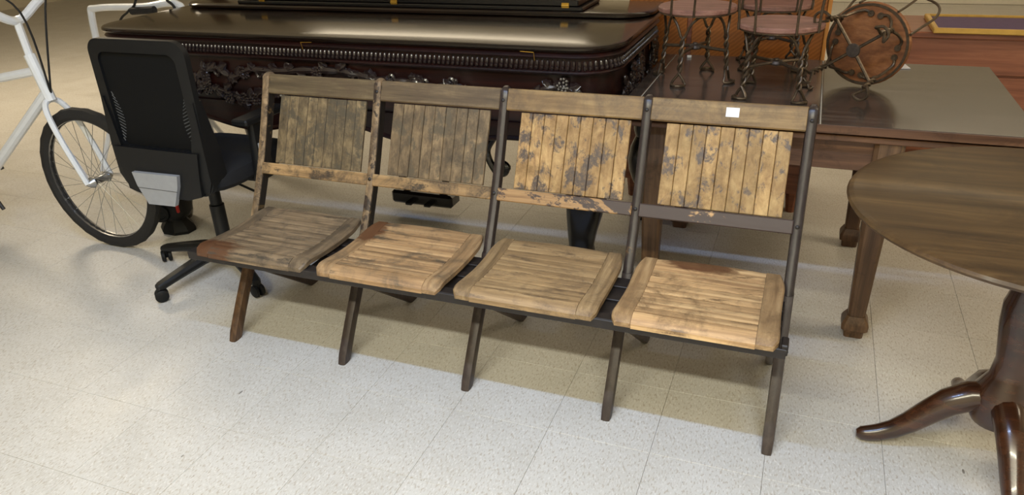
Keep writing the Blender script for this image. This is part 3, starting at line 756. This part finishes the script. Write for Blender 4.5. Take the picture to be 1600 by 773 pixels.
# back
BY = -.21
def back_outline(ins, n=10):
    x = .222-ins; pts = []
    top = 1.012-.46-ins*1.1; bot = .445-.46+ins*3.2
    r = max(.012, .055-ins*.4)
    pts += [(-x*.86, bot), (x*.86, bot)] if ins == 0 else [(-x, bot), (x, bot)]
    pts += [(x, .56-.46+ins)]if ins == 0 else []
    for (cx, cz, a0) in ((x-r, top-r, 0), (-x+r, top-r, PI/2)):
        for k in range(n+1):
            a = a0+PI/2*k/n; pts.append((cx+r*math.cos(a), cz+r*math.sin(a)))
    pts += [(-x, .56-.46+ins)] if ins == 0 else []
    return [(u, v+.46) for u, v in pts]
def ringpoly(x0, x1, z0, z1, r, n=8):
    pts = []
    for (cx, cz, a0) in ((x1-r, z1-r, 0), (x0+r, z1-r, PI/2), (x0+r, z0+r, PI), (x1-r, z0+r, 1.5*PI)):
        for k in range(n+1):
            a = a0+PI/2*k/n; pts.append((cx+r*math.cos(a), cz+r*math.sin(a)))
    return pts
def by(z): return BY+.010*math.sin((z-.44)/.57*PI)
OUT = ringpoly(-.222, .222, .44, 1.012, .055); INN = ringpoly(-.178, .178, .615, .966, .035)
m = MB(); n = len(OUT); o = []
for poly, yo in ((OUT, -.016), (INN, -.016), (INN, .014), (OUT, .014)):
    o.append([(u, by(v)+yo+(.006 if (poly is OUT and yo < 0) else 0), v) for u, v in poly])
m.rings(o+[o[0]], cap=False)
bk = m.build('back_frame', 'plast', oc)
MB().rings([[(u, by(v)-.004, v) for u, v in ringpoly(-.182, .182, .605, .970, .035)], [(u, by(v)+.002, v) for u, v in ringpoly(-.182, .182, .605, .970, .035)]]).build('back_mesh', 'mesh', oc)
for sg in (-1, 1):      # lens shaped vents with slanting ribs
    v = MB()
    for k in range(15):
        z = .635+k*.0125; wv = .030*math.sin(PI*(k+1)/16)
        xc = sg*(.172-wv*.5)
        v.tube([(xc-wv*.5, by(z)-.007, z-.004*sg*1.6), (xc+wv*.5, by(z)-.007, z+.004*sg*1.6)], .0022, 5)
    v.build('vent_ribs', 'greyr', bk)
# lower shell with flared flaps and the grey plate
lo = MB().prism([(-.20, .615), (.20, .615), (.186, .53), (.176, .445), (.11, .425), (-.11, .425), (-.176, .445), (-.186, .53)], BY-.030, BY-.012, 'xz').build('lower_shell', 'plast', oc)
for sg in (-1, 1):
    MB().rings([[(sg*.205, BY-.012, .80), (sg*.216, BY-.012, .80), (sg*.216, BY+.03, .80), (sg*.205, BY+.03, .80)], [(sg*.17, BY-.022, .62), (sg*.222, BY-.018, .62), (sg*.226, BY+.06, .62), (sg*.18, BY+.05, .62)],
                [(sg*.16, BY-.022, .50), (sg*.222, BY-.016, .50), (sg*.226, BY+.07, .50), (sg*.17, BY+.06, .50)], [(sg*.15, BY-.018, .455), (sg*.20, BY-.012, .455), (sg*.20, BY+.05, .455), (sg*.16, BY+.05, .455)]]).build('side_flap', 'plast', oc)
MB().prism([(-.125, .522), (.095, .526), (.085, .48), (.050, .40), (-.080, .396), (-.115, .47)], BY-.046, BY-.028, 'xz').build('back_plate', 'grey', oc, label='light grey plate low on the back')
MB().cbox((-.015, BY-.0465, .462), (.19, .002, .0016), .0005).build('plate_seam', 'greyr', oc)
MB().tube([(0, BY, .45), (0, -.08, .425)], .022, 8).build('back_bracket', 'plastm', oc)
for sg in (-1, 1):
    arm = MB().loft([(sg*.258, .02, .44, .022, .045), (sg*.262, .02, .50, .022, .042), (sg*.262, .02, .62, .017, .036), (sg*.262, .02, .672, .017, .034)], 12, 5).build('arm_post', 'plast', oc)
    MB().cbox((sg*.17, .02, .437), (.18, .06, .016), .004).build('arm_bracket', 'plastm', arm)
    MB().cbox((sg*.258, .06, .683), (.072, .25, .026), .010).build('arm_pad', 'plast', arm)
    MB().cbox((sg*.262+.019, .0, .535), (.004, .014, .11), .0015).build('arm_strip', 'grey', arm, label='silver adjustment strip')
MB().tube([(.06, .04, .40), (.13, .05, .37), (.17, .06, .350)], .005, 6).build('lever', 'plastm', oc)
MB().loft([(.155, .06, .262, .012, .016), (.160, .06, .290, .014, .018), (.17, .06, .350, .005, .006)], 10, 3).build('lever_paddle', 'blue', oc, label='blue lever paddle')

# ------------------------------------------------------------------ bicycle at the far left
bi = thing('bicycle', 'white bicycle leaning left of the office chair and dark piano', 'bicycle', (-2.20, .49, 0), 0); bi.scale = (1.15, 1.15, 1.15)
def wheel(x, nm):
    r = .285; tube_r = .024
    rings = []
    for k in range(56):
        a = 2*PI*k/56; rr = r-tube_r
        knob = .003 if k % 2 else 0
        rings.append([(x+(rr+(tube_r+knob*(math.cos(b) > .3))*math.cos(b))*math.cos(a), (tube_r)*math.sin(b), r+(rr+(tube_r+knob*(math.cos(b) > .3))*math.cos(b))*math.sin(a)) for b in [2*PI*j/10 for j in range(10)]])
    ty = MB().rings(rings+[rings[0]], cap=False).build('tyre', 'rubber', bi)
    rings = []
    for k in range(49):
        a = 2*PI*k/48
        rings.append([(x+q*math.cos(a), yy, r+q*math.sin(a)) for q, yy in ((r-.046, -.012), (r-.030, -.012), (r-.030, .012), (r-.046, .012))])
    MB().rings(rings, cap=False).build('rim', 'chrome', ty)
    sp = MB()
    for k in range(28):
        a = 2*PI*k/28; yy = .025 if k % 2 else -.025
        sp.tube([(x+.02*math.cos(a+.8), yy, r+.02*math.sin(a+.8)), (x+(r-.04)*math.cos(a), 0, r+(r-.04)*math.sin(a))], .0011, 5)
    sp.build('spokes', 'chrome', ty)
    mt = Matrix.Translation((x, 0, r)) @ Matrix.Rotation(PI/2, 4, 'X')
    MB().lathe([(.006, -.06), (.010, -.055), (.022, -.035), (.014, -.02), (.014, .02), (.022, .035), (.010, .055), (.006, .06)], n=16, mat=mt).build('hub', 'chrome', ty)
wheel(0, 'w'); wheel(.98, 'w')
MB().tube([(.0, -.055, .285), (.36, -.03, .25)], .009, 8).tube([(.0, .055, .285), (.36, .03, .25)], .009, 8).tube([(0, -.055, .285), (.26, -.018, .60)], .008, 8).tube([(0, .055, .285), (.26, .018, .60)], .008, 8).tube([(.36, 0, .25), (.24, 0, .66)], .015, 10).tube([(.36, 0, .25), (.84, 0, .62)], .02, 10).tube([(.26, 0, .60), (.82, 0, .70)], .017, 10).tube([(.85, 0, .59), (.81, 0, .76)], .02, 10).build('frame', 'whitep', bi)
MB().tube(smooth_path([(.98, -.055, .285), (.90, -.055, .48), (.85, -.03, .58), (.85, .03, .58), (.90, .055, .48), (.98, .055, .285)], 5), .011, 8).build('fork', 'whitep', bi)
MB().tube(smooth_path([(.72, -.30, .97), (.78, -.22, .985), (.80, -.10, .93), (.80, 0, .88), (.80, .10, .93), (.78, .22, .985), (.72, .30, .97)], 6), .016, 10).tube([(.80, 0, .88), (.81, 0, .75)], .014, 8).build('handlebar', 'whitep', bi)
for sg in (-1, 1):
    MB().tube([(.72, sg*.30, .97), (.64, sg*.34, .955)], .018, 10).build('grip', 'rubber', bi)
    MB().tube(smooth_path([(.78, sg*.22, .985), (.84, sg*.16, 1.02), (.90, sg*.05, .92), (.86, 0, .62)], 6), .004, 6).build('brake_cable', 'rubber', bi)
MB().rings([[(.10+q, yy*k, z) for q, yy, z in ((0, -.07, 0), (0, .07, 0), (0, .06, .03), (0, -.06, .03))] for q, k in ((0, 1),)] * 0 or [[(.10, -.075, .70), (.10, .075, .70), (.10, .06, .73), (.10, -.06, .73)], [(.20, -.06, .70), (.20, .06, .70), (.20, .045, .735), (.20, -.045, .735)], [(.36, -.02, .70), (.36, .02, .70), (.36, .012, .725), (.36, -.012, .725)]]).build('saddle', 'plastm', bi)
mt = Matrix.Translation((.36, -.035, .25)) @ Matrix.Rotation(PI/2, 4, 'X')
MB().lathe([(.01, -.004), (.075, -.003), (.078, 0), (.075, .003), (.01, .004)], n=28, mat=mt).build('chainring', 'iron', bi)
MB().cbox((.02, -.07, .19), (.03, .02, .10), .006).build('derailleur', 'plastm', bi)
MB().tube([(.36, -.05, .25), (.45, -.06, .12)], .008, 8).tube([(.36, .05, .25), (.27, .06, .38)], .008, 8).build('crank', 'iron', bi)

tf = thing('tube_frame', 'white bent tube frame with black cables behind the piano left end', 'frame', (-1.55, 1.42, 0))
MB().tube(smooth_path([(-.42, .0, .0), (-.42, 0, .5), (-.40, 0, .86), (-.34, 0, .91), (.0, 0, .925), (.16, 0, .945), (.235, 0, .94), (.265, 0, .88), (.27, .0, .5), (.27, 0, .0)], 6), .019, 10).build('tube', 'whitep', tf)
MB().tube([(-.42, 0, .3), (.27, 0, .3)], .014, 8).build('crossbar', 'whitep', tf)
for yy in (-.2, .2):
    for xx in (-.42, .27): MB().tube(smooth_path([(xx, 0, .34), (xx, yy*.6, .15), (xx, yy, .014)], 4), .014, 8).build('stay', 'whitep', tf)
MB().tube(smooth_path([(.05, -.02, 1.06), (.0, -.03, .98), (-.04, -.03, .93), (-.10, -.02, .90), (-.2, -.02, .80), (-.3, 0, .4)], 6), .006, 6).build('cable', 'rubber', tf)
MB().tube(smooth_path([(.24, -.03, 1.02), (.20, -.03, .97), (.24, -.03, .93), (.26, -.02, .80)], 6), .007, 6).build('cable', 'rubber', tf)
MB().tube([(.10, -.03, .915), (-.06, -.03, .905)], .020, 10).build('grip', 'rubber', tf)

# ------------------------------------------------------------------ black appliance behind the office chair
ap = thing('floor_appliance', 'black appliance with round cap and red light behind the office chair', 'appliance', (-.925, .715, 0))
MB().loft([(0, 0, 0, .085, .065), (0, 0, .015, .088, .068), (0, 0, .035, .078, .060), (.0, .0, .062, .050, .042), (0, 0, .075, .048, .042)], 8, 2.6).build('foot', 'plastm', ap, smooth=25)
MB().loft([(0, .01, .07, .055, .05), (0, .01, .10, .075, .062), (0, .012, .17, .08, .065), (0, .02, .30, .075, .06), (0, .03, .42, .06, .05)], 16, 3).build('body', 'plast', ap)
mt = Matrix.Translation((-.028, -.052, .112)) @ Matrix.Rotation(math.radians(30), 4, 'Z') @ Matrix.Rotation(PI/2, 4, 'X')
cp = MB().lathe([(.046, -.02), (.046, .02), (.040, .03), (.028, .031), (.026, .025), (.0005, .025)], n=24, mat=mt).build('round_cap', 'plastm', ap)
MB().cbox((.068, -.040, .135), (.012, .014, .040), .004).build('red_light', 'red', ap, label='small red light')
